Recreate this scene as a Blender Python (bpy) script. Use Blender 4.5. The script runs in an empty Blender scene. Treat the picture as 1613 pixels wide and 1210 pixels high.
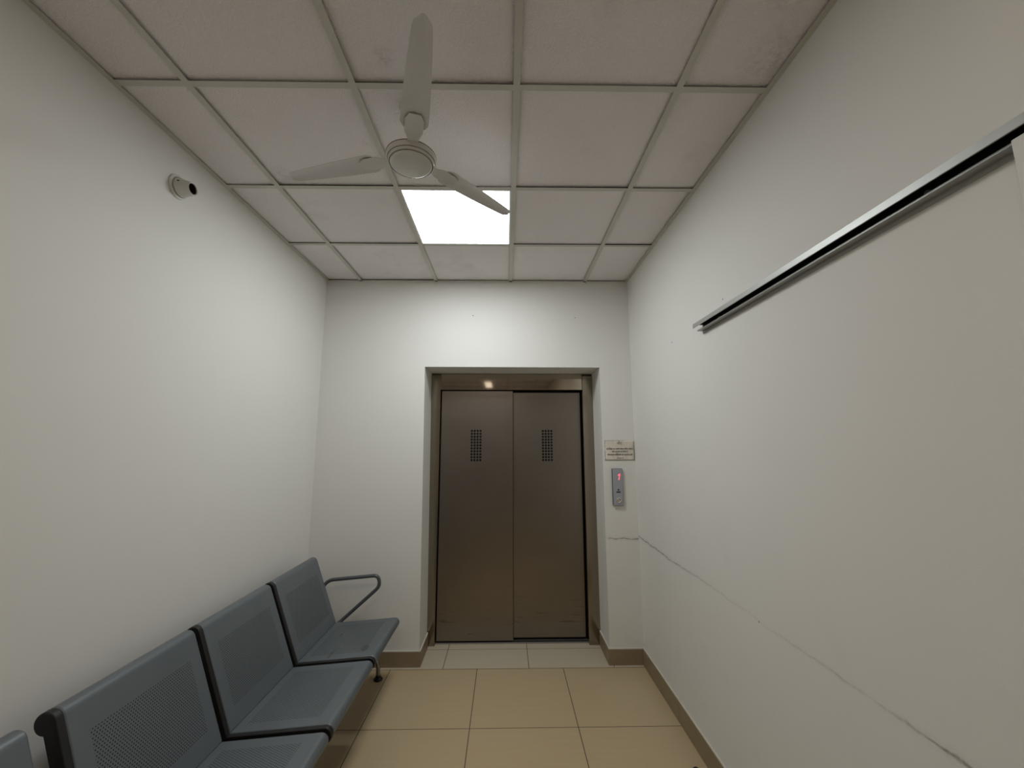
import bpy, bmesh, math, random
from mathutils import Vector, Matrix
random.seed(7)
PI = math.pi
S = bpy.context.scene
C = S.collection

# ------------------------------------------------------------------ camera
FPX = 640.4
CAM_Z = 1.541
cam = bpy.data.cameras.new('camera')
cam.sensor_fit = 'HORIZONTAL'; cam.sensor_width = 36.0
cam.lens = FPX / 1613.0 * 36.0
cam.clip_start = 0.02; cam.clip_end = 60
camo = bpy.data.objects.new('camera', cam); C.objects.link(camo)
_p, _y, _r = 0.1487, 0.016, -0.0018
_f = Vector((math.sin(_y)*math.cos(_p), math.cos(_y)*math.cos(_p), math.sin(_p)))
_rt = Vector((math.cos(_y), -math.sin(_y), 0)); _u = _rt.cross(_f)
_r2 = math.cos(_r)*_rt + math.sin(_r)*_u; _u2 = -math.sin(_r)*_rt + math.cos(_r)*_u
M = Matrix((_r2, _u2, -_f)).transposed().to_4x4(); M.translation = Vector((0, 0, CAM_Z))
camo.matrix_world = M
S.camera = camo
# ------------------------------------------------------------------ world, exposure
W = bpy.data.worlds.new('world'); S.world = W; W.use_nodes = True
W.node_tree.nodes['Background'].inputs[0].default_value = (1.0, 0.86, 0.74, 1)
W.node_tree.nodes['Background'].inputs[1].default_value = 0.12   # dim corridor the lobby opens onto
S.view_settings.view_transform = 'Standard'; S.view_settings.look = 'None'
S.view_settings.gamma = 1; S.view_settings.use_curve_mapping = False
S.view_settings.exposure = 0.17
PANEL_POWER = 17.5      # LED panel by the fan
PANEL_COLOR = (0.93, 0.985, 1.0)
FILL_POWER = 8.0       # unseen fill light added behind the viewpoint
DOWN_POWER = 1.6       # small lamp further back (its reflection shows in the lift header)
BACK_COLOR = (1.0, 0.88, 0.76)

# ------------------------------------------------------------------ room numbers
XL, XR, YB, YN, ZC = -1.4325, 0.985, 3.127, -2.6, 2.844
OX0, OX1, OZ, YF = -0.625, 0.742, 2.143, 3.416    # doorway recess
GX, GY = 0.0405, 3.121                            # ceiling grid origin
G = 0.6

# ------------------------------------------------------------------ helpers
def new_obj(name, bm, mat=None, parent=None, smooth=False, auto=None):
    me = bpy.data.meshes.new(name)
    bm.normal_update(); bm.to_mesh(me); bm.free()
    o = bpy.data.objects.new(name, me); C.objects.link(o)
    if mat is not None:
        for m in (mat if isinstance(mat, (list, tuple)) else [mat]): me.materials.append(m)
    if parent is not None: o.parent = parent
    if smooth or auto:
        for p in me.polygons: p.use_smooth = True
        if auto: me.set_sharp_from_angle(angle=math.radians(auto))
    return o

def bevel(o, w, n=2, ang=35):
    m = o.modifiers.new('bevel', 'BEVEL'); m.width = w; m.segments = n
    m.limit_method = 'ANGLE'; m.angle_limit = math.radians(ang); m.harden_normals = False
    return o

def box(bm, x0, x1, y0, y1, z0, z1, mi=0):
    v = [bm.verts.new(p) for p in ((x0,y0,z0),(x1,y0,z0),(x1,y1,z0),(x0,y1,z0),(x0,y0,z1),(x1,y0,z1),(x1,y1,z1),(x0,y1,z1))]
    for f in ((0,3,2,1),(4,5,6,7),(0,1,5,4),(1,2,6,5),(2,3,7,6),(3,0,4,7)):
        fc = bm.faces.new([v[i] for i in f]); fc.material_index = mi
    return v

def prism(bm, pts, a, b, axis='y'):
    """closed outline of (p,q) pairs extruded along an axis"""
    def P(p, q, t):
        return {'y': (p, t, q), 'x': (t, p, q), 'z': (p, q, t)}[axis]
    A = [bm.verts.new(P(p, q, a)) for p, q in pts]; B = [bm.verts.new(P(p, q, b)) for p, q in pts]
    n = len(pts)
    bm.faces.new(A); bm.faces.new(B[::-1])
    for i in range(n):
        bm.faces.new((A[i], B[i], B[(i+1) % n], A[(i+1) % n]))
    bmesh.ops.recalc_face_normals(bm, faces=bm.faces[:])

def lathe(bm, prof, seg=48, mat=Matrix.Identity(4), close=True):
    rings = []
    for r, z in prof:
        if r < 1e-6: rings.append([bm.verts.new(mat @ Vector((0, 0, z)))])
        else: rings.append([bm.verts.new(mat @ Vector((r*math.cos(2*PI*i/seg), r*math.sin(2*PI*i/seg), z))) for i in range(seg)])
    for a, b in zip(rings, rings[1:]):
        for i in range(seg):
            j = (i+1) % seg
            if len(a) == 1 and len(b) == 1: continue
            if len(a) == 1: bm.faces.new((a[0], b[j], b[i]))
            elif len(b) == 1: bm.faces.new((a[i], a[j], b[0]))
            else: bm.faces.new((a[i], a[j], b[j], b[i]))
    bmesh.ops.recalc_face_normals(bm, faces=bm.faces[:])

def tube(bm, pts, r, seg=14):
    pts = [Vector(p) for p in pts]; rings = []; n = len(pts); ref = None
    for i, p in enumerate(pts):
        t = (pts[min(i+1, n-1)] - pts[max(i-1, 0)]).normalized()
        if ref is None:
            ref = Vector((0, 0, 1)) if abs(t.z) < .9 else Vector((1, 0, 0))
        a = (ref - t*ref.dot(t)).normalized(); ref = a; b = t.cross(a)
        rr = r[i] if isinstance(r, (list, tuple)) else r
        rings.append([bm.verts.new(p + a*rr*math.cos(2*PI*k/seg) + b*rr*math.sin(2*PI*k/seg)) for k in range(seg)])
    for a, b in zip(rings, rings[1:]):
        for i in range(seg): bm.faces.new((a[i], a[(i+1) % seg], b[(i+1) % seg], b[i]))
    bm.faces.new(rings[0]); bm.faces.new(rings[-1][::-1])
    bmesh.ops.recalc_face_normals(bm, faces=bm.faces[:])

def smooth_path(pts, rad=.03, n=7):
    """polyline with rounded corners"""
    P = [Vector(p) for p in pts]; out = [P[0]]
    for i in range(1, len(P)-1):
        a, b, c = P[i-1], P[i], P[i+1]
        r = rad[i-1] if isinstance(rad, (list, tuple)) else rad
        d1 = (a-b); d2 = (c-b); r = min(r, d1.length*.49, d2.length*.49)
        s = b + d1.normalized()*r; e = b + d2.normalized()*r
        for k in range(n+1):
            t = k/n; out.append(s*(1-t)**2 + b*2*t*(1-t) + e*t*t)
    out.append(P[-1]); return out

def empty(name, loc=(0, 0, 0)):
    o = bpy.data.objects.new(name, None); C.objects.link(o); o.location = loc
    o.empty_display_size = .1
    return o
def tag(o, label=None, cat=None, group=None, kind=None):
    if label: o['label'] = label
    if cat: o['category'] = cat
    if group: o['group'] = group
    if kind: o['kind'] = kind
    return o
def struct(o, label=None, cat=None): return tag(o, label, cat, kind='structure')

# ------------------------------------------------------------------ materials
class NT:
    def __init__(s, name):
        s.m = bpy.data.materials.new(name); s.m.use_nodes = True
        s.t = s.m.node_tree; s.n = s.t.nodes; s.b = s.n['Principled BSDF']
    def node(s, typ, **kw):
        x = s.n.new(typ)
        for k, v in kw.items(): setattr(x, k, v)
        return x
    def link(s, a, b): s.t.links.new(a, b)
    def val(s, sock, v):
        if hasattr(v, 'is_output') or isinstance(v, bpy.types.NodeSocket): s.link(v, sock)
        else: sock.default_value = v
    def math(s, op, a, b=0.0, c=None, clamp=False):
        x = s.node('ShaderNodeMath', operation=op); x.use_clamp = clamp
        s.val(x.inputs[0], a); s.val(x.inputs[1], b)
        if c is not None: s.val(x.inputs[2], c)
        return x.outputs[0]
    def mix(s, f, a, b, blend='MIX'):
        x = s.node('ShaderNodeMix', data_type='RGBA', blend_type=blend)
        s.val(x.inputs[0], f); s.val(x.inputs[6], a); s.val(x.inputs[7], b)
        return x.outputs[2]
    def coord(s, which='Object'):
        return s.node('ShaderNodeTexCoord').outputs[which]
    def sep(s, v):
        x = s.node('ShaderNodeSeparateXYZ'); s.link(v, x.inputs[0]); return x.outputs
    def noise(s, vec, scale, detail=3, rough=.5, dim='3D'):
        x = s.node('ShaderNodeTexNoise', noise_dimensions=dim)
        if dim != '1D': s.link(vec, x.inputs['Vector'])
        else: s.link(vec, x.inputs['W'])
        x.inputs['Scale'].default_value = scale; x.inputs['Detail'].default_value = detail
        x.inputs['Roughness'].default_value = rough
        return x.outputs[0]
    def ramp(s, f, stops, interp='LINEAR'):
        x = s.node('ShaderNodeValToRGB'); s.link(f, x.inputs[0]); cr = x.color_ramp; cr.interpolation = interp
        while len(cr.elements) < len(stops): cr.elements.new(.5)
        for e, (p, c) in zip(cr.elements, stops):
            e.position = p; e.color = c if len(c) == 4 else (*c, 1)
        return x.outputs[0]
    def bump(s, h, strength=.3, dist=.002):
        x = s.node('ShaderNodeBump'); s.link(h, x.inputs['Height'])
        x.inputs['Strength'].default_value = strength; x.inputs['Distance'].default_value = dist
        s.link(x.outputs[0], s.b.inputs['Normal'])
    def base(s, c, rough=.5, metal=0, spec=.5):
        s.val(s.b.inputs['Base Color'], c if not isinstance(c, tuple) else (*c[:3], 1))
        s.val(s.b.inputs['Roughness'], rough); s.b.inputs['Metallic'].default_value = metal
        s.b.inputs['Specular IOR Level'].default_value = spec
        return s.m

def simple(name, c, rough=.5, metal=0, spec=.5, var=.06, vscale=30):
    n = NT(name); v = n.noise(n.coord(), vscale, 3)
    lo = tuple(x*(1-var) for x in c) + (1,); hi = tuple(min(1, x*(1+var)) for x in c) + (1,)
    return n.base(n.mix(v, lo, hi), rough, metal, spec)

WALL = (0.78, 0.765, 0.73)
def wall_material(name, axis=None, stops=None, z0=.862, specks=()):
    n = NT(name); co = n.coord(); xyz = n.sep(co)
    v = n.noise(co, 1.3, 4, .6); fine = n.noise(co, 220, 2)
    col = n.mix(n.math('MULTIPLY', v, .35), (*WALL, 1), (WALL[0]*.93, WALL[1]*.93, WALL[2]*.90, 1))
    # faint handled smudges low on the wall
    sm = n.math('MULTIPLY', n.ramp(n.noise(co, 5, 5, .7), [(.58, (0,0,0)), (.78, (1,1,1))]), .13)
    low = n.ramp(n.math('DIVIDE', xyz[2], 2.8), [(.15, (1,1,1)), (.55, (.12,.12,.12))])
    col = n.mix(n.math('MULTIPLY', sm, low), col, (.42, .39, .35, 1))
    if axis is not None:
        s = xyz[axis]
        wob = n.math('MULTIPLY', n.math('SUBTRACT', n.noise(s, 2.2, 4, .6, '1D'), .5), .05)
        zz = n.math('ADD', wob, z0)
        d = n.math('ABSOLUTE', n.math('SUBTRACT', xyz[2], zz))
        wd = n.math('ADD', n.math('MULTIPLY', n.noise(s, 14, 3, .6, '1D'), .010), .0022)
        line = n.math('SUBTRACT', 1.0, n.math('DIVIDE', d, wd), clamp=True)
        halo = n.math('MULTIPLY', n.math('SUBTRACT', 1.0, n.math('DIVIDE', d, .022), clamp=True), .35)
        line = n.math('MAXIMUM', line, n.math('MULTIPLY', halo, n.noise(co, 30, 3)))
        st = n.ramp(n.math('DIVIDE', s, 4.0), stops)
        grain = n.ramp(n.noise(co, 60, 3, .6), [(.3, (.35,.35,.35)), (.6, (1,1,1))])
        k = n.math('MULTIPLY', n.math('MULTIPLY', line, st), grain, clamp=True)
        col = n.mix(k, col, (.16, .135, .12, 1))
    for (px, py, pz, r) in specks:
        dn = n.node('ShaderNodeVectorMath', operation='DISTANCE'); n.link(co, dn.inputs[0]); dn.inputs[1].default_value = (px, py, pz)
        k = n.math('LESS_THAN', dn.outputs['Value'], r)
        col = n.mix(n.math('MULTIPLY', k, .8), col, (.12, .11, .1, 1))
    n.bump(n.math('ADD', n.math('MULTIPLY', fine, .3), n.noise(co, 9, 3)), .12, .004)
    return n.base(col, .62, 0, .3)

m_wall = wall_material('painted_wall')
m_wall_right = wall_material('painted_wall_scuffed', 1,
    [(.0, (0,0,0)), (.18, (.3,.3,.3)), (.25, (.9,.9,.9)), (.27, (.5,.5,.5)), (.30, (.15,.15,.15)), (.32, (.35,.35,.35)), (.35, (.25,.25,.25)),
     (.42, (.1,.1,.1)), (.50, (.25,.25,.25)), (.58, (.5,.5,.5)), (.66, (.9,.9,.9)), (.78, (1,1,1))], .865,
    [(XR, 1.752, 2.193, .004), (XR, 2.33, 2.14, .005), (XR, 1.684, .859, .0035)])
m_wall_far = wall_material('painted_wall_far', 0, [(.0, (0,0,0)), (.187, (0,0,0)), (.19, (.8,.8,.8)), (.25, (1,1,1))], .853,
    [(-.259, YB, 2.56, .0045), (.556, YB, 2.545, .004)])

def tile_material():
    n = NT('ceiling_tile'); co = n.coord()
    v = n.node('ShaderNodeTexVoronoi', feature='DISTANCE_TO_EDGE'); v.inputs['Scale'].default_value = 75
    nw = n.node('ShaderNodeTexNoise'); nw.inputs['Scale'].default_value = 30; n.link(co, nw.inputs['Vector'])
    ad = n.node('ShaderNodeVectorMath', operation='MULTIPLY_ADD'); n.link(nw.outputs['Color'], ad.inputs[0]); ad.inputs[1].default_value = (.03, .03, .03); n.link(co, ad.inputs[2])
    n.link(ad.outputs[0], v.inputs['Vector'])
    h = n.math('MINIMUM', v.outputs['Distance'], .22)
    h2 = n.math('ADD', h, n.math('MULTIPLY', n.noise(co, 120, 3, .6), .12))
    big = n.noise(co, 1.8, 4, .6)
    col = n.mix(big, (.83, .78, .77, 1), (.89, .855, .85, 1))
    dirt = n.ramp(n.noise(co, 2.6, 5, .65), [(.60, (0,0,0)), (.85, (1,1,1))])
    col = n.mix(n.math('MULTIPLY', dirt, .3), col, (.36, .34, .32, 1))
    for (px, py, r, k) in ((.80, .86, .045, .5), (.83, 1.0, .06, .35), (-1.09, 1.83, .06, .3), (-.62, 1.62, .03, .3), (-.42, 1.22, .05, .4), (.93, 1.2, .14, .3)):
        dn = n.node('ShaderNodeVectorMath', operation='DISTANCE'); n.link(co, dn.inputs[0]); dn.inputs[1].default_value = (px, py, ZC)
        a = n.math('SUBTRACT', 1.0, n.math('DIVIDE', dn.outputs['Value'], r), clamp=True)
        a = n.math('MULTIPLY', n.math('MULTIPLY', a, n.ramp(n.noise(co, 45, 3, .7), [(.42, (0,0,0)), (.62, (1,1,1))])), k, clamp=True)
        col = n.mix(a, col, (.17, .16, .15, 1))
    n.bump(h2, .8, .005)
    return n.base(col, .8, 0, .2)
m_tile = tile_material()
m_grid = simple('grid_metal', (.60, .585, .52), .55, 0, .4, .08, 12)
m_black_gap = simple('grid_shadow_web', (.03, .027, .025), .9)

def floor_material(name, c, jx, jy, G=.6, jw=.0022, yoff=0):
    n = NT(name); co = n.coord(); x, y, z = n.sep(co)
    def joint(s, o):
        t = n.math('FRACT', n.math('DIVIDE', n.math('SUBTRACT', s, o - 60*G), G))
        d = n.math('MULTIPLY', n.math('MINIMUM', t, n.math('SUBTRACT', 1.0, t)), G)
        return n.math('LESS_THAN', d, jw)
    j = n.math('MAXIMUM', joint(x, jx), joint(y, jy))
    cx = n.math('FLOOR', n.math('DIVIDE', n.math('SUBTRACT', x, jx - 60*G), G)); cy = n.math('FLOOR', n.math('DIVIDE', n.math('SUBTRACT', y, jy - 60*G), G))
    wn = n.node('ShaderNodeTexWhiteNoise', noise_dimensions='2D'); cb = n.node('ShaderNodeCombineXYZ'); n.link(cx, cb.inputs[0]); n.link(cy, cb.inputs[1]); n.link(cb.outputs[0], wn.inputs['Vector'])
    mp = n.node('ShaderNodeMapping'); n.link(co, mp.inputs[0]); mp.inputs['Scale'].default_value = (1.2, 14, 1)
    streak = n.noise(mp.outputs[0], 3.5, 5, .65)
    sp = n.noise(co, 260, 2)
    col = n.mix(streak, (c[0]*.90, c[1]*.885, c[2]*.85, 1), (c[0]*1.06, c[1]*1.06, c[2]*1.08, 1))
    col = n.mix(n.math('MULTIPLY', sp, .18), col, (c[0]*.7, c[1]*.68, c[2]*.6, 1))
    col = n.mix(n.math('MULTIPLY', wn.outputs[0], .10), col, (c[0]*.8, c[1]*.8, c[2]*.8, 1))
    col = n.mix(j, col, (.075, .055, .04, 1))
    n.bump(n.math('SUBTRACT', 1.0, j), .4, .001)
    return n.base(col, n.math('ADD', n.math('MULTIPLY', j, .4), n.math('ADD', .30, n.math('MULTIPLY', streak, .12))), 0, .45)
m_floor = floor_material('floor_tile', (.52, .405, .25), -.197, 3.092)
m_floor_recess = floor_material('recess_tile', (.55, .485, .37), .164, 3.365)
m_skirt = simple('skirting_tile', (.27, .205, .13), .45, 0, .4, .15, 8)
m_grout = simple('skirting_grout', (.62, .585, .50), .8)

def steel_material(name, c=(.36, .325, .29), rough=.33):
    n = NT(name); co = n.coord()
    mp = n.node('ShaderNodeMapping'); n.link(co, mp.inputs[0]); mp.inputs['Scale'].default_value = (.8, 22, 22)
    br = n.noise(mp.outputs[0], 1.0, 3, .6)
    big = n.noise(co, 2.2, 4, .6)
    col = n.mix(big, (c[0]*.88, c[1]*.88, c[2]*.86, 1), (c[0]*1.1, c[1]*1.1, c[2]*1.1, 1))
    col = n.mix(n.math('MULTIPLY', br, .10), col, (c[0]*.7, c[1]*.7, c[2]*.7, 1))
    sm_ = n.node('ShaderNodeMapping'); n.link(co, sm_.inputs[0]); sm_.inputs['Scale'].default_value = (5, 5, 60)
    scr = n.ramp(n.noise(sm_.outputs[0], 1.0, 4, .6), [(.60, (0,0,0)), (.70, (1,1,1))])
    lowz = n.ramp(n.sep(co)[2], [(.06, (.6,.6,.6)), (.30, (.35,.35,.35)), (.42, (0,0,0))])
    col = n.mix(n.math('MULTIPLY', scr, lowz), col, (c[0]*.35, c[1]*.33, c[2]*.33, 1))
    n.base(col, n.math('ADD', rough, n.math('MULTIPLY', n.math('SUBTRACT', big, .5), .05)), 1.0)

    return n.m
m_steel = steel_material('brushed_steel', (.275, .245, .215), .315)
m_steel_frame = steel_material('brushed_steel_frame', (.33, .285, .225), .17)
m_header = steel_material('brushed_steel_header', (.50, .44, .36), .05)
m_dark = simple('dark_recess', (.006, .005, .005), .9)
m_alu = simple('track_aluminium', (.42, .42, .40), .45, .7, .5, .08, 18)
m_black = simple('black_plastic', (.007, .007, .0075), .5, 0, .5, .2, 20)
m_white_pl = simple('white_plastic', (.70, .69, .65), .35, 0, .5, .04, 15)
m_fan_seam = simple('fan_seam', (.10, .06, .05), .6)
m_fan = simple('fan_enamel', (.66, .65, .615), .14, 0, .5, .05, 9)
m_blade = simple('fan_blade_enamel', (.66, .645, .625), .4, 0, .4, .1, 9)
m_chrome = simple('dark_chrome', (.30, .28, .27), .25, .9)
m_arm = simple('armrest_grey', (.10, .105, .115), .38, .3)
m_beam = simple('beam_black', (.02, .02, .022), .5)

def emission(name, c, s):
    m = bpy.data.materials.new(name); m.use_nodes = True; t = m.node_tree; t.nodes.clear()
    e = t.nodes.new('ShaderNodeEmission'); o = t.nodes.new('ShaderNodeOutputMaterial')
    e.inputs[0].default_value = (*c, 1); e.inputs[1].default_value = s; t.links.new(e.outputs[0], o.inputs[0]); m.cycles.emission_sampling = 'FRONT'; return m
m_led = emission('led_diffuser', PANEL_COLOR, PANEL_POWER)
m_down = emission('downlight_diffuser', BACK_COLOR, DOWN_POWER)
m_fill = emission('fill_diffuser', BACK_COLOR, FILL_POWER)
m_red = emission('red_segment', (1.0, .10, .13), 1.6)

def perforated(name, u0, u1, v0, v1, stains=()):
    """powder-coated blue-grey sheet with a staggered field of punched holes; UVs are in metres"""
    n = NT(name); uv = n.coord('UV'); u, v, _ = n.sep(uv); co = n.coord()
    p = .0098; rp = p*.866
    row = n.math('DIVIDE', v, rp); ri = n.math('FLOOR', row)
    par = n.math('MULTIPLY', n.math('MODULO', ri, 2.0), .5)
    fu = n.math('SUBTRACT', n.math('FRACT', n.math('ADD', n.math('DIVIDE', u, p), par)), .5)
    fv = n.math('MULTIPLY', n.math('SUBTRACT', n.math('FRACT', row), .5), .866)
    d = n.math('SQRT', n.math('ADD', n.math('MULTIPLY', fu, fu), n.math('MULTIPLY', fv, fv)))
    hole = n.math('LESS_THAN', d, .225)
    for (a, lo, hi) in ((u, u0, u1), (v, v0, v1)):
        hole = n.math('MULTIPLY', hole, n.math('MULTIPLY', n.math('GREATER_THAN', a, lo), n.math('LESS_THAN', a, hi)))
    big = n.noise(co, 6, 4, .6)
    col = n.mix(big, (.125, .143, .155, 1), (.155, .175, .187, 1))
    for (su, sv, a, b) in stains:
        q = n.math('ADD', n.math('POWER', n.math('DIVIDE', n.math('SUBTRACT', u, su), a), 2.0), n.math('POWER', n.math('DIVIDE', n.math('SUBTRACT', v, sv), b), 2.0))
        k = n.math('MULTIPLY', n.math('LESS_THAN', q, 1.0), .6)
        col = n.mix(k, col, (.065, .055, .048, 1))
    if stains:
        g = n.ramp(n.noise(co, 16, 4, .75), [(.60, (0,0,0)), (.72, (1,1,1))])
        col = n.mix(n.math('MULTIPLY', g, .35), col, (.05, .045, .04, 1))
    col = n.mix(hole, col, (.016, .017, .018, 1))
    n.bump(n.math('SUBTRACT', 1.0, hole), .6, .0015)
    return n.base(col, n.math('ADD', n.math('MULTIPLY', hole, .4), .40), .25, .5)

# ------------------------------------------------------------------ setting: shell
bm = bmesh.new(); box(bm, XL-.15, XR+.15, YN-.15, YB+.001, -.1, 0)
struct(new_obj('floor', bm, m_floor), 'beige square floor tiles with thin dark joints', 'floor')
bm = bmesh.new(); box(bm, OX0-.1, OX1+.1, YB-.03, YF+.25, -.1, .0008)
fr = bmesh.new(); fr.free()
bm.free(); bm = bmesh.new(); box(bm, OX0-.06, OX1+.06, YB-.031, YF+.3, -.05, .0012)
box(bm, XL, OX0-.06, YB-.031, YB+.02, -.05, .0012); box(bm, OX1+.06, XR, YB-.031, YB+.02, -.05, .0012)
struct(new_obj('trim_1', bm, m_floor_recess), 'paler floor tiles laid in the lift doorway recess', 'floor')

bm = bmesh.new(); box(bm, XL-.15, XL, YN-.15, YB+.35, 0, 3.0)
struct(new_obj('wall_left', bm, m_wall), 'off-white painted wall behind the grey waiting bench', 'wall')
bm = bmesh.new(); box(bm, XR, XR+.15, YN-.15, YB+.35, 0, 3.0)
struct(new_obj('wall_right', bm, m_wall_right), 'off-white painted wall with a long scuff line and metal track', 'wall')
bm = bmesh.new(); prism(bm, [(XL, 0), (OX0+.018, 0), (OX0-.004, OZ+.002), (OX1-.004, OZ-.002), (OX1+.0, 0), (XR, 0), (XR, 3.0), (XL, 3.0)], YB, YB+.35)
struct(new_obj('wall_far', bm, m_wall_far), 'off-white wall with the recessed lift doorway', 'wall')
bm = bmesh.new(); box(bm, XL-.15, XR+.15, YN-.15, YN, ZC-.02, 3.0)  # added to stop light leaking in above the ceiling tiles
struct(new_obj('trim_2', bm, m_wall), 'light blocker added over the open end of the lobby', 'beam')

# skirting: each run tile pieces with a pale grout line on top
def skirting(name, runs, label):
    root = empty(name); struct(root, label, 'baseboard')
    bm = bmesh.new(); bg = bmesh.new()
    for (x0, x1, y0, y1, h) in runs:
        box(bm, x0, x1, y0, y1, 0.0, h)
        sx, sy = (x1-x0 > y1-y0), 0
        box(bg, x0+.001, x1-.001, y0+.001, y1-.001, h, h+.006)
    bevel(new_obj('skirting_tile', bm, m_skirt, root), .0015, 1)
    tag(new_obj('grout_line', bg, m_grout, root), 'pale grout line on top')
T = .011
def cut(a, b, n=.6, gap=.0016):
    out = []; y = b
    while y - a > 1e-4:
        z = max(a, y-n); out.append((z+gap/2, y-gap/2)); y = z
    return out
skirting('baseboard_right', [(XR-T, XR, a, b, .112) for a, b in cut(YN, YB-T, .595)], 'brown tile skirting along the scuffed wall')
skirting('baseboard_left', [(XL, XL+T, a, b, .112) for a, b in cut(YN, YB-T, .6)], 'brown tile skirting behind the bench')
LX, RX = OX0+.018, OX1
skirting('baseboard_far', [(XL, LX+T, YB-T, YB, .102), (LX, LX+T, YB+.001, YF-.01, .102),
                           (RX-T, XR, YB-T, YB, .106), (RX-T, RX, YB+.001, YF-.01, .106)], 'brown tile skirting wrapping into the lift doorway')

# ------------------------------------------------------------------ ceiling
xs = [XL, GX-2*G, GX-G, GX, GX+G, XR]
ys = [GY - k*G for k in range(0, 11) if GY-k*G > YN-.3]
ys[-1] = YN if ys[-1] < YN else ys[-1]
if ys[-1] > YN: ys.append(YN)
FILL_CELL = (2, 5)     # cell of the fill light added behind the viewpoint
LIGHT = (2, 1)      # cell of the LED panel: between xs[2]..xs[3], ys[1]..ys[2]
bm = bmesh.new()
for i in range(len(xs)-1):
    for j in range(len(ys)-1):
        if (i, j) in (LIGHT, FILL_CELL): continue
        x0, x1, y1, y0 = xs[i]+.004, xs[i+1]-.004, ys[j]-.004, ys[j+1]+.004
        zb = ZC + .0085 + random.uniform(0, .0035)
        sag = [random.uniform(-.0012, .0012) for _ in range(4)]
        v = box(bm, x0, x1, y0, y1, zb, zb+.014)
        for k in range(4): v[k].co.z += sag[k]
box(bm, XL, XR, YN, YB, ZC+.08, ZC+.1)
ceil = struct(new_obj('ceiling', bm, m_tile), 'suspended ceiling of textured off-white tiles', 'ceiling')
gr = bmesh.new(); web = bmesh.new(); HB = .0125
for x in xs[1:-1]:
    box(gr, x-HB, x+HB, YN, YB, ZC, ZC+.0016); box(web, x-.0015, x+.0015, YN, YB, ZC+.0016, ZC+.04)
for y in ys[1:-1]:
    for a, b in zip(xs, xs[1:]):
        box(gr, a+(HB if a > XL else 0), b-(HB if b < XR else 0), y-HB, y+HB, ZC+.0004, ZC+.0018)
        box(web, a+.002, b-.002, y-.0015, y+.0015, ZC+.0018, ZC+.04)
# wall angles
for (x0, x1, y0, y1) in ((XL, XL+.021, YN, YB), (XR-.021, XR, YN, YB), (XL+.021, XR-.021, YB-.021, YB)):
    box(gr, x0, x1, y0, y1, ZC, ZC+.0014)
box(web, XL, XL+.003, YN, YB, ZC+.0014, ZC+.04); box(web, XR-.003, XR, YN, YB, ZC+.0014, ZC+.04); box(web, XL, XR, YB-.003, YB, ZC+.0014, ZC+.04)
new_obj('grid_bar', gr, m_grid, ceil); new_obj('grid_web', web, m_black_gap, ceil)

# ------------------------------------------------------------------ LED panel
m_pframe = simple('panel_frame', (.85, .86, .86), .4)
def ceiling_panel(i, j, mat, label):
    x0, x1, y0, y1 = xs[i]+.012, xs[i+1]-.012, ys[j+1]+.012, ys[j]-.012
    lp = empty('ceiling_light', ((x0+x1)/2, (y0+y1)/2, ZC)); tag(lp, label, 'ceiling light')
    bm = bmesh.new(); w, h = (x1-x0)/2, (y1-y0)/2
    for a in ((-w, w, -h, -h+.009), (-w, w, h-.009, h), (-w, -w+.009, -h+.009, h-.009), (w-.009, w, -h+.009, h-.009)): box(bm, *a, .001, .012)
    new_obj('frame', bm, m_pframe, lp)
    bm = bmesh.new(); box(bm, -w+.008, w-.008, -h+.008, h-.008, .004, .008)
    new_obj('diffuser', bm, mat, lp)
ceiling_panel(*LIGHT, m_led, 'square white lit panel set into the ceiling grid next to the fan')
ceiling_panel(*FILL_CELL, m_fill, 'unseen square fill light added behind the viewpoint, dimmer and warmer than the panel by the fan')  # added out of view to fill in light near the camera

# downlight further back, the one mirrored in the lift header
dl = empty('downlight', (-.37, -1.95, ZC)); tag(dl, 'slim dim strip lamp on the ceiling further behind the viewpoint', 'ceiling light')
bm = bmesh.new()
for a in ((-.08, .08, -.41, -.40), (-.08, .08, .40, .41), (-.08, -.07, -.40, .40), (.07, .08, -.40, .40)): box(bm, *a, -.012, -.0005)
new_obj('frame', bm, m_white_pl, dl)
bm = bmesh.new(); box(bm, -.07, .07, -.40, .40, -.008, -.004); new_obj('diffuser', bm, m_down, dl)

# ------------------------------------------------------------------ ceiling fan
FX, FY, FZ = -.363, 1.425, 2.600
fan = empty('ceiling_fan', (FX, FY, ZC)); tag(fan, 'white three-blade ceiling fan hanging beside the lit panel', 'fan')
dz = FZ - ZC
bm = bmesh.new()
lathe(bm, [(0, -.004), (.04, -.003), (.064, -.0005), (.073, .0015), (.0785, .0045), (.081, .009)], 64, Matrix.Translation((0, 0, dz)))
new_obj('bottom_cap', bm, m_fan, fan, auto=50)
bm = bmesh.new()
lathe(bm, [(.078, .006), (.0865, .009), (.0885, .013), (.0885, .017), (.092, .019), (.0945, .026), (.0945, .036), (.090, .040), (.084, .046), (.05, .05), (0, .05)], 64, Matrix.Translation((0, 0, dz)))
hub = new_obj('motor_housing', bm, m_fan, fan, auto=40)
for r, z, t in ((.0815, .0062, .0011), (.0888, .0170, .0012), (.0935, .0385, .0019)):
    bm = bmesh.new()
    lathe(bm, [(r-t, z), (r, z-t), (r+t, z), (r, z+t), (r-t, z)], 64, Matrix.Translation((0, 0, dz)))
    new_obj('seam', bm, m_fan_seam, hub, smooth=True)
bm = bmesh.new(); lathe(bm, [(0, .045), (.052, .045), (.052, .05), (.046, .062), (.034, .085), (.018, .09), (0, .09)], 40, Matrix.Translation((0, 0, dz)))
new_obj('motor_collar', bm, simple('fan_collar', (.33, .285, .255), .45), fan, auto=40)
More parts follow.
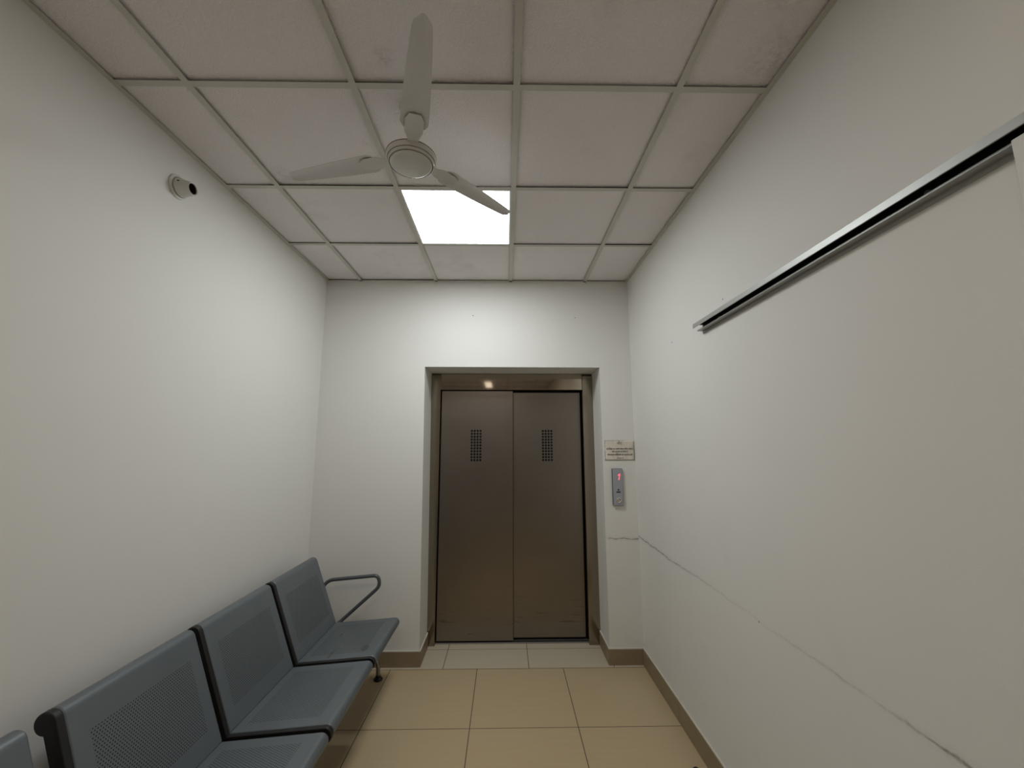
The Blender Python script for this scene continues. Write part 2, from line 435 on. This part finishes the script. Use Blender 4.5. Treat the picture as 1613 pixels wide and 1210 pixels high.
bm = bmesh.new(); lathe(bm, [(0, dz+.08), (.011, dz+.08), (.011, -.01), (0, -.01)], 24)
new_obj('downrod', bm, m_fan, fan, auto=40)
bm = bmesh.new(); lathe(bm, [(0, -.055), (.018, -.055), (.030, -.05), (.046, -.02), (.052, .002), (0, .002)], 40)
new_obj('canopy', bm, m_fan, fan, auto=40)
def blade_bm(r0=.150, r1=.545, pitch=math.radians(1)):
    bm = bmesh.new(); N, K = 22, 8; top = []; bot = []
    for i in range(N+1):
        t = i/N; r = r0 + (r1-r0)*t
        wd = .100 + .010*math.sin(t*PI*.8) - .056*t
        if t > .93: wd *= math.sqrt(max(0.02, 1-((t-.93)/.075)**2))
        if t < .05: wd *= .75 + 5*t
        ra, rb = [], []
        for k in range(K+1):
            s = k/K - .5; y = s*wd; cam_ = .006*(1-4*s*s)
            yy = y*math.cos(pitch); zz = y*math.sin(pitch) + cam_
            ra.append(bm.verts.new((r, yy, zz+.0008))); rb.append(bm.verts.new((r, yy, zz-.0008)))
        top.append(ra); bot.append(rb)
    for i in range(N):
        for k in range(K):
            bm.faces.new((top[i][k], top[i+1][k], top[i+1][k+1], top[i][k+1])); bm.faces.new((bot[i][k+1], bot[i+1][k+1], bot[i+1][k], bot[i][k]))
        bm.faces.new((bot[i][0], bot[i+1][0], top[i+1][0], top[i][0])); bm.faces.new((top[i][K], top[i+1][K], bot[i+1][K], bot[i][K]))
    bm.faces.new([*[v for v in bot[0]], *[v for v in top[0][::-1]]]); bm.faces.new([*[v for v in top[-1]], *[v for v in bot[-1][::-1]]])
    bmesh.ops.recalc_face_normals(bm, faces=bm.faces[:]); return bm
def bracket_bm(pitch=math.radians(1)):
    bm = bmesh.new(); pts = []
    A = [(.070, .020, -.004), (.105, .020, -.003), (.135, .032, .000), (.19, .032, .001), (.215, .018, .001)]
    prev = None
    for r, hw, z in A:
        tw = pitch if r > .12 else 0
        ring = [bm.verts.new((r, s*hw*math.cos(tw), z + s*hw*math.sin(tw) + dzz)) for s in (-1, 1) for dzz in ((-.0042, -.0014) if s < 0 else (-.0014, -.0042))]
        if prev:
            for i in range(4): bm.faces.new((prev[i], prev[(i+1) % 4], ring[(i+1) % 4], ring[i]))
        else: bm.faces.new(ring)
        prev = ring
    bm.faces.new(prev[::-1]); bmesh.ops.recalc_face_normals(bm, faces=bm.faces[:]); return bm
for ang in (46, 46-120, 46+120):
    b = new_obj('blade', blade_bm(), m_blade, fan, auto=50); b.location = (0, 0, dz+.040); b.rotation_euler = (0, 0, math.radians(ang))
    k = new_obj('blade_bracket', bracket_bm(), m_fan, b, auto=30)

# ------------------------------------------------------------------ lift doors
lift = empty('door_1', (0, YF, 0)); struct(lift, 'two-leaf brushed steel lift door in a steel frame', 'door')
def lb(name, x0, x1, y0, y1, z0, z1, mat, bev=.0015, parent=lift):
    bm = bmesh.new(); box(bm, x0, x1, y0-YF, y1-YF, z0, z1)
    o = new_obj(name, bm, mat, parent)
    if bev: bevel(o, bev, 2)
    return o
JX0, JX1 = -.549, .652
lb('jamb', OX0-.02, JX0, YF, YF+.16, 0.002, 2.131, m_steel_frame)
lb('jamb', JX1, OX1+.02, YF-.004, YF+.16, 0.002, 2.113, m_steel_frame)
lb('header', JX0+.0008, JX1-.0015, YF+.004, YF+.16, 2.003, 2.139, m_header)
lb('header_gap', OX0-.02, OX1+.02, YF+.02, YF+.16, 2.10, 2.16, simple('raw_opening', (.10, .085, .065), .9), 0)
bm = bmesh.new(); prism(bm, [(JX1+.004, 2.110), (OX1-.003, 2.107), (OX1-.003, 2.115), (JX1+.004, 2.120)], -.006, .02)
tag(new_obj('plaster_smear', bm, simple('cement', (.42, .38, .32), .9), lift), 'pale cement smear over the jamb')
YD = YF + .038
HX = [(-.2475, 1.537), (.3545, 1.536)]
NX, NZ, PIT = 4, 11, .0243
def leaf(x0, x1, y, z0, z1, c):
    hw, hh = NX*PIT/2, NZ*PIT/2
    cx, cz = c; bm = bmesh.new()
    X = [x0, cx-hw, cx+hw, x1]; Z = [z0, cz-hh, cz+hh, z1]; y -= YF
    vs = {}
    for i in range(4):
        for k in range(4):
            vs[i, k] = bm.verts.new((X[i], y, Z[k]))
    for i in range(3):
        for k in range(3):
            if i == 1 and k == 1: continue
            bm.faces.new((vs[i, k], vs[i+1, k], vs[i+1, k+1], vs[i, k+1]))
    r = bmesh.ops.extrude_face_region(bm, geom=bm.faces[:])
    for v in r['geom']:
        if isinstance(v, bmesh.types.BMVert): v.co.y += .024
    bmesh.ops.recalc_face_normals(bm, faces=bm.faces[:])
    lf = new_obj('door_leaf', bm, m_steel, lift)
    # punched vent: plate with 44 round holes over a dark cavity
    bm = bmesh.new(); R = .0098; seg = 16
    for a in range(NX):
        for b in range(NZ):
            ox, oz = cx-hw+(a+.5)*PIT, cz-hh+(b+.5)*PIT
            hp = PIT/2; sq = []; ci = []; inn = []
            for s in range(seg):
                t = 2*PI*(s+.5)/seg; c_, s_ = math.cos(t), math.sin(t); m_ = hp/max(abs(c_), abs(s_))
                sq.append(bm.verts.new((ox+c_*m_, y, oz+s_*m_))); ci.append(bm.verts.new((ox+c_*R, y, oz+s_*R))); inn.append(bm.verts.new((ox+c_*R, y+.0022, oz+s_*R)))
            # square corners
            for s in range(seg):
                j = (s+1) % seg
                t0, t1 = 2*PI*(s+.5)/seg, 2*PI*(s+1.5)/seg
                q = [sq[s]]
                for qt in (PI/4, 3*PI/4, 5*PI/4, 7*PI/4):
                    if t0 < qt < t1: q.append(bm.verts.new((ox+hp*(1 if math.cos(qt) > 0 else -1), y, oz+hp*(1 if math.sin(qt) > 0 else -1))))
                bm.faces.new((*q, sq[j], ci[j], ci[s])); bm.faces.new((ci[s], ci[j], inn[j], inn[s]))
    bmesh.ops.remove_doubles(bm, verts=bm.verts[:], dist=1e-5)
    v = new_obj('vent_plate', bm, m_steel, lf)
    bm = bmesh.new(); box(bm, cx-hw, cx+hw, y+.006, y+.023, cz-hh, cz+hh); new_obj('vent_cavity', bm, m_dark, lf)
    return lf
leaf(-.542, .0615, YD, .022, 1.997, HX[0])
leaf(.035, .640, YD+.031, .030, 1.986, HX[1])
lb('edge_shade', .0617, .0655, YD+.002, YD+.022, .024, 1.996, m_dark, 0)  # black strip painting the shade line where the leaves overlap
lb('gap_shade', JX0+.001, JX1-.002, YD+.056, YD+.10, .012, 2.002, m_dark, 0)  # black sheet behind the leaves, stands for the shade in their gaps
lb('sill', JX0, JX1, YF+.03, YF+.14, 0.002, .010, simple('sill_metal', (.38, .36, .34), .4, .8), .001)
lb('sill_groove', JX0+.002, JX1-.002, YD+.003, YD+.022, .0101, .0105, m_dark, 0)
lb('shaft_blackout', OX0-.02, OX1+.02, YF+.16, YF+.17, 0.002, 2.16, m_dark, 0)  # black sheet added behind the doors to keep stray light out

# ------------------------------------------------------------------ waiting bench
ZT = .772; 
def bulb_outline(P0, P1, r, t, off=0.0, n=16):
    """flat bar from P0 to P1 (its upper/front face), whose end rolls over away from the face"""
    P0 = Vector(P0); P1 = Vector(P1); d = (P1-P0).normalized()
    return P0, P1, d
def outline(P0, P1, side, r, t, off=0.0, n=18, curl=None):
    P0, P1 = Vector(P0), Vector(P1); d = (P1-P0).normalized(); nn = Vector((d.y, -d.x))*side
    P0 = P0 + nn*off; P1 = P1 + nn*off; r = r+off; t = t+off
    c = P1 - nn*r
    pe = 2*PI - math.acos(max(-1, min(1, 1-t/r)))
    pts = [P0]
    for k in range(n+1):
        a = pe*k/n; pts.append(c + nn*r*math.cos(a) + d*r*math.sin(a))
    pts.append(P0 - nn*t)
    return [(p.x, p.y) for p in pts]
BACK0, BACK1 = (-1.128, .372), (-1.279, .768)
SEAT0, SEAT1 = (-1.135, .372), (-.738, .402)
def panel_mesh(pts, w):
    """extrude an outline along y with UVs in metres (u along y, v along the outline)"""
    bm = bmesh.new(); uvl = bm.loops.layers.uv.new('UVMap')
    A = [bm.verts.new((p, 0, q)) for p, q in pts]; B = [bm.verts.new((p, w, q)) for p, q in pts]
    acc = [0.0]
    for a, b in zip(pts, pts[1:]+pts[:1]): acc.append(acc[-1] + math.hypot(a[0]-b[0], a[1]-b[1]))
    n = len(pts)
    for i in range(n):
        f = bm.faces.new((A[i], B[i], B[(i+1) % n], A[(i+1) % n]))
        for lp_, uv in zip(f.loops, ((0, acc[i]), (w, acc[i]), (w, acc[i+1]), (0, acc[i+1]))): lp_[uvl].uv = uv
    for ring in (A, B[::-1]):
        f = bm.faces.new(ring)
        for lp_ in f.loops: lp_[uvl].uv = (-1, -1)
    bmesh.ops.recalc_face_normals(bm, faces=bm.faces[:])
    return bm
PITCH, CAPW = .55, .023
SW = PITCH - CAPW - .021
m_back = perforated('perforated_back', .055, SW-.055, .075, .345)
m_seat = perforated('perforated_seat', .055, SW-.055, .045, .345)
m_seat_st = perforated('perforated_seat_stained', .055, SW-.055, .045, .345, [(.10, .335, .033, .022), (.30, .12, .02, .012), (.06, .16, .05, .008)])
LENB = 3*PITCH
def make_bench(name, y_far):
    root = empty(name, (-1.05, y_far-LENB, 0))
    def place(o, yy=0): o.parent = root; o.location = (1.05, yy, 0); return o
    for k in range(3):
        y0 = k*PITCH + CAPW + .001
        b = place(new_obj('backrest', panel_mesh(outline(BACK0, BACK1, 1, .031, .018), SW), m_back, auto=30), y0)
        bevel(b, .005, 2, 50)
        s = place(new_obj('seat', panel_mesh(outline(SEAT0, SEAT1, -1, .029, .018), SW), m_seat_st if (k == 2 and name == 'waiting_bench' and not root.name.endswith('001')) else m_seat, auto=30), y0)
        bevel(s, .005, 2, 50)
        bm = bmesh.new()
        prism(bm, outline(BACK0, BACK1, 1, .031, .042, .0005), 0, CAPW)
        prism(bm, outline((-1.155, .3705), SEAT1, -1, .030, .042, .0005), 0, CAPW)
        c = place(new_obj('side_frame', bm, m_black, auto=30), k*PITCH); bevel(c, .003, 2, 50)
    # beam, arms under the seat
    bm = bmesh.new(); box(bm, -1.02, -.95, .03, LENB+.03, .275, .335)
    bevel(place(new_obj('beam', bm, m_beam)), .006)
    for yy in (.27, LENB+.018):
        lg = bmesh.new(); tube(lg, smooth_path([(-.985, yy, .30), (-.955, yy, .17), (-.852, yy, .125), (-.845, yy, .018)], [.06, .05]), .014)
        l = place(new_obj('leg', lg, m_chrome, auto=50))
        fb = bmesh.new(); lathe(fb, [(0, 0), (.027, 0), (.029, .006), (.024, .013), (.017, .018), (.0165, .028), (0, .028)], 28, Matrix.Translation((-.845, yy, 0)))
        f = new_obj('foot_pad', fb, m_black, l, auto=40)
        lg = bmesh.new(); tube(lg, smooth_path([(-.985, yy, .30), (-1.10, yy, .25), (-1.26, yy, .13), (-1.27, yy, .018)], [.05, .06]), .015)
        l = place(new_obj('leg', lg, m_chrome, auto=50))
        fb = bmesh.new(); lathe(fb, [(0, 0), (.027, 0), (.029, .006), (.024, .013), (.017, .018), (.0165, .028), (0, .028)], 28, Matrix.Translation((-1.27, yy, 0)))
        new_obj('foot_pad', fb, m_black, l, auto=40)
    # loop armrests at both ends (the far one shows)
    for yy in ((LENB + .022,) if not root.name.endswith('001') else ()):
        bm = bmesh.new()
        tube(bm, smooth_path([(-1.26, yy-.03, .54), (-1.225, yy, .625), (-.875, yy, .655), (-.86, yy, .585), (-1.10, yy, .375), (-1.14, yy-.03, .345)], [.05, .06, .05, .05]), .0118, 16)
        place(new_obj('armrest', bm, m_arm, auto=60))
        bm = bmesh.new(); tube(bm, [(-1.13, yy-.06, .34), (-1.13, yy-.025, .345)], .012); place(new_obj('armrest_mount', bm, m_arm, auto=50))
    return root
YFAR = 2.955
tag(make_bench('waiting_bench', YFAR), 'blue-grey perforated metal three-seat waiting bench with a loop armrest by the far wall', 'bench')
tag(make_bench('waiting_bench.001', YFAR-LENB-.045), 'second blue-grey perforated metal bench, only its backrest corner showing at the near end', 'bench')

# ------------------------------------------------------------------ sliding door track and panel
TL = 2.75
trk = empty('sliding_door_track', (XR, 1.95, 2.083)); tag(trk, 'long silver metal sliding door track screwed high on the scuffed wall', 'track')
def tb(name, x0, x1, z0, z1, mat, y0=-TL, y1=0, bev=.0006, parent=trk):
    bm = bmesh.new(); box(bm, x0, x1, y0, y1, z0, z1); o = new_obj(name, bm, mat, parent)
    if bev: bevel(o, bev, 1)
    return o
bm = bmesh.new()
# C profile: wall leg, top web, front fascia with small return
prism(bm, [(-.0005, .004), (-.0035, .004), (-.0035, .0475), (-.048, .0475), (-.048, .030), (-.0515, .030), (-.0515, .0510), (-.0005, .0510)], -TL, 0)
bevel(new_obj('track_channel', bm, m_alu, trk), .0006, 1)
bm = bmesh.new(); prism(bm, [(-.0035, .0165), (-.031, .0155), (-.031, .0205), (-.028, .0205), (-.028, .0190), (-.0035, .0195)], -TL, 0)
new_obj('lower_lip', bm, m_alu, trk)
tb('inner_shade', -.0475, -.0036, .0462, .0472, m_dark, -TL, -.012, 0)  # black strips standing in for the shade inside the channel
tb('inner_shade', -.0046, -.0036, .0182, .0470, m_dark, -TL, -.012, 0)
for yy in (-.17, -1.1, -2.0):
    bm = bmesh.new(); lathe(bm, [(0, -.006), (.0065, -.006), (.0075, -.002), (.0075, 0), (0, 0)], 18, Matrix.Translation((-.0046, yy, .0335)) @ Matrix.Rotation(PI/2, 4, 'Y'))
    new_obj('screw', bm, simple('screw_zinc', (.5, .49, .45), .35, .8), trk, auto=40)
sd = empty('door_2', (.955, .246, 0)); struct(sd, 'pale sliding door panel hanging from the metal track', 'door')
bm = bmesh.new(); box(bm, -.010, .018, -.85, .425, .012, 2.103); bevel(new_obj('door_leaf', bm, simple('laminate', (.72, .72, .69), .45, 0, .4), sd), .002)
bm = bmesh.new(); box(bm, -.002, .002, .24, .30, 2.102, 2.128); box(bm, -.002, .002, -.70, -.64, 2.102, 2.14)
new_obj('hanger', bm, m_alu, sd)

# ------------------------------------------------------------------ notice and lift call panel
def text_mesh(s, size, depth=.0004, align='CENTER', name='lettering', mat=None, parent=None, loc=(0, 0, 0), sx=1.0, shear=0):
    cu = bpy.data.curves.new(name, 'FONT'); cu.body = s; cu.size = size; cu.align_x = align; cu.align_y = 'CENTER'
    cu.extrude = depth; cu.offset = 0; cu.shear = shear
    t = bpy.data.objects.new('tmp', cu); C.objects.link(t)
    dg = bpy.context.evaluated_depsgraph_get(); me = bpy.data.meshes.new_from_object(t.evaluated_get(dg))
    bpy.data.objects.remove(t); bpy.data.curves.remove(cu)
    me.transform(Matrix.Rotation(PI/2, 4, 'X') @ Matrix.Diagonal((sx, 1, 1, 1)))
    o = bpy.data.objects.new(name, me); C.objects.link(o); me.materials.clear(); me.materials.append(mat)
    o.parent = parent; o.location = loc; return o
NX0, NX1, NZ0, NZ1 = .757, .982, 1.424, 1.572
nt = empty('notice', ((NX0+NX1)/2, YB, (NZ0+NZ1)/2)); tag(nt, 'small yellowed paper notice in Hindi pasted above the lift call panel', 'notice')
hw, hh = (NX1-NX0)/2, (NZ1-NZ0)/2
bm = bmesh.new(); N = 14
grid = [[bm.verts.new((-hw+2*hw*i/N + .001*math.sin(k*2.1)*(i in (0, N)), -.0012-.0016*abs(math.sin(i*.9+k*.7))*(k > N-4 or i < 2), -hh+2*hh*k/N + .0012*math.sin(i*1.7)*(k in (0, N)))) for k in range(N+1)] for i in range(N+1)]
for i in range(N):
    for k in range(N): bm.faces.new((grid[i][k], grid[i+1][k], grid[i+1][k+1], grid[i][k+1]))
n = NT('aged_paper'); co = n.coord()
col = n.mix(n.ramp(n.noise(co, 18, 4, .6), [(.35, (0,0,0)), (.7, (1,1,1))]), (.76, .71, .62, 1), (.64, .59, .50, 1)); n.base(col, .7, 0, .3)
pp = new_obj('paper', bm, n.m, nt, smooth=True); m_ = pp.modifiers.new('thick', 'SOLIDIFY'); m_.thickness = .0008; m_.offset = 1
m_ink = simple('notice_ink', (.09, .07, .06), .8)
m_edge = simple('notice_border', (.16, .14, .10), .8)
bm = bmesh.new(); e = .0022; yy = (-.0034, -.0004)
for a in ((-hw, hw*.30, hh-e, hh), (-hw, hw, -hh, -hh+e), (-hw, -hw+e, hh*.35, hh-e), (-hw, -hw+e, -hh+e, hh*.05), (hw-e, hw, -hh+e, hh*.85)):
    box(bm, a[0], a[1], yy[0], yy[1], a[2], a[3])
new_obj('border', bm, m_edge, nt)
for s, z, sz, sx in (('नोट', .052, .030, 1), ('इस लिफ्ट का प्रयोग केवल मरीज, डाक्टर', .011, .0165, .9), ('और स्टाफ के लिये है', -.010, .0165, .95), ('तीमारदार सीढ़ियों का प्रयोग करें', -.033, .0165, .95), ('आज्ञा से', -.058, .0135, 1)):
    # written order for the short i sign
    out = ''
    for ch in s:
        if ch == 'ि':
            i = len(out)-1
            if out[i] == '़': i -= 1
            out = out[:i] + ch + out[i:]
        else: out += ch
    o = text_mesh(out, sz, .0003, 'CENTER', 'lettering', m_ink, nt, (0, -.0034, z))
    wdt = o.dimensions.x
    if wdt > .205: o.scale.x = .205/wdt

cp = empty('lift_call_panel', (.840, YB, 1.2285)); tag(cp, 'slim grey lift call panel with red digit and round metal button under the notice', 'call panel')
pw, ph, pd = .0385, .1345, .020
bm = bmesh.new(); box(bm, -pw, pw, -pd, 0, -ph, ph); bevel(new_obj('housing', bm, simple('panel_side', (.10, .10, .11), .5, .3), cp), .002)
bm = bmesh.new(); box(bm, -pw+.0022, pw-.0022, -pd-.0012, -pd+.001, -ph+.0022, ph-.0022)
bevel(new_obj('face_plate', bm, simple('panel_face', (.40, .41, .46), .4, .35, .5, .05), cp), .001)
bm = bmesh.new()
def seg_(x0, z0, x1, z1, w_):
    v = Vector((x1-x0, z1-z0)).normalized(); p = Vector((-v.y, v.x))*w_/2
    pts = [(x0+p.x, z0+p.y), (x0-p.x, z0-p.y), (x1-p.x, z1-p.y), (x1+p.x, z1+p.y)]
    prism(bm, pts, -pd-.0020, -pd-.0010)
seg_(.0095, .052, .0125, .073, .0075); seg_(.0130, .076, .0160, .097, .0075); seg_(.004, .083, .0095, .092, .005)
d = new_obj('digit', bm, m_red, cp); tag(d, 'glowing red digit')
bm = bmesh.new(); lathe(bm, [(0, -.0016), (.0065, -.0016), (.0065, 0), (0, 0)], 24, Matrix.Translation((.003, -pd-.0010, -.0205)) @ Matrix.Rotation(-PI/2, 4, 'X'))
for v in bm.verts: v.co.y = min(v.co.y, -pd-.0008)
box(bm, -.0125, .0185, -pd-.0020, -pd-.0010, -.0425, -.0325)
tag(new_obj('maker_mark', bm, simple('mark_ink', (.06, .035, .06), .6), cp), 'small dark printed mark')
RB = Matrix.Translation((.002, -pd-.0010, -.0955)) @ Matrix.Rotation(PI/2, 4, 'X')
bm = bmesh.new(); lathe(bm, [(.0115, 0), (.0175, 0), (.0185, .002), (.0175, .005), (.0145, .006), (.0115, .004), (.0115, 0)], 36, RB)
bt = new_obj('button', bm, simple('button_ring', (.85, .82, .74), .22, .8), cp, auto=40)
bm = bmesh.new(); lathe(bm, [(0, .0045), (.006, .0042), (.0095, .003), (.011, 0)], 32, RB)
new_obj('button_centre', bm, simple('button_core', (.42, .36, .26), .25, .9), bt, smooth=True)
bm = bmesh.new(); lathe(bm, [(0, .0062), (.0025, .006), (.0035, .004)], 20, RB); new_obj('button_pip', bm, simple('button_pip', (.9, .88, .8), .3), bt, smooth=True)

# ------------------------------------------------------------------ lamp holder on the left wall
lh = empty('lamp_holder', (XL, 1.652, 2.657)); tag(lh, 'white plastic angled bulb holder without a bulb, high on the plain wall', 'lamp holder')
RX_ = Matrix.Rotation(PI/2, 4, 'Y')
bm = bmesh.new(); lathe(bm, [(0, 0), (.052, 0), (.052, .006), (.047, .010), (.042, .0105), (0, .0105)], 48, RX_); new_obj('base_plate', bm, m_white_pl, lh, auto=40)
SH = Matrix(((1, 0, 0, 0), (0, 1, 0, 0), (-.12, 0, 1, 0), (0, 0, 0, 1)))
bm = bmesh.new(); lathe(bm, [(.040, .010), (.041, .014), (.039, .020), (.033, .045), (.0285, .066), (.0265, .069), (.0232, .067), (.022, .05), (.022, .03), (0, .03)], 48, SH @ RX_)
body = new_obj('socket_body', bm, m_white_pl, lh, auto=40)
bm = bmesh.new(); lathe(bm, [(.0217, .064), (.0217, .034), (0, .034)], 36, SH @ RX_); new_obj('socket_throat', bm, simple('brown_bakelite', (.045, .02, .012), .4), body, auto=40)
bm = bmesh.new(); lathe(bm, [(.0400, .0118), (.0422, .0128), (.0400, .0138)], 48, SH @ RX_); new_obj('seam', bm, m_fan_seam, body, smooth=True)
bm = bmesh.new(); box(bm, .024, .032, -.037, -.030, .006, .010); new_obj('vent_slot', bm, m_dark, body)

# ------------------------------------------------------------------ door stop at the bottom edge
ds = empty('door_stop', (.900, 2.148, 0)); tag(ds, 'small black rounded door stop on the floor near the brown skirting', 'door stop')
bm = bmesh.new(); lathe(bm, [(0, 0), (.024, 0), (.024, .004), (0, .004)], 28); new_obj('base', bm, m_chrome, ds, auto=40)
bm = bmesh.new(); lathe(bm, [(.020, .004), (.021, .012), (.019, .024), (.012, .032), (0, .035)], 28); new_obj('rubber_dome', bm, m_black, ds, smooth=True)
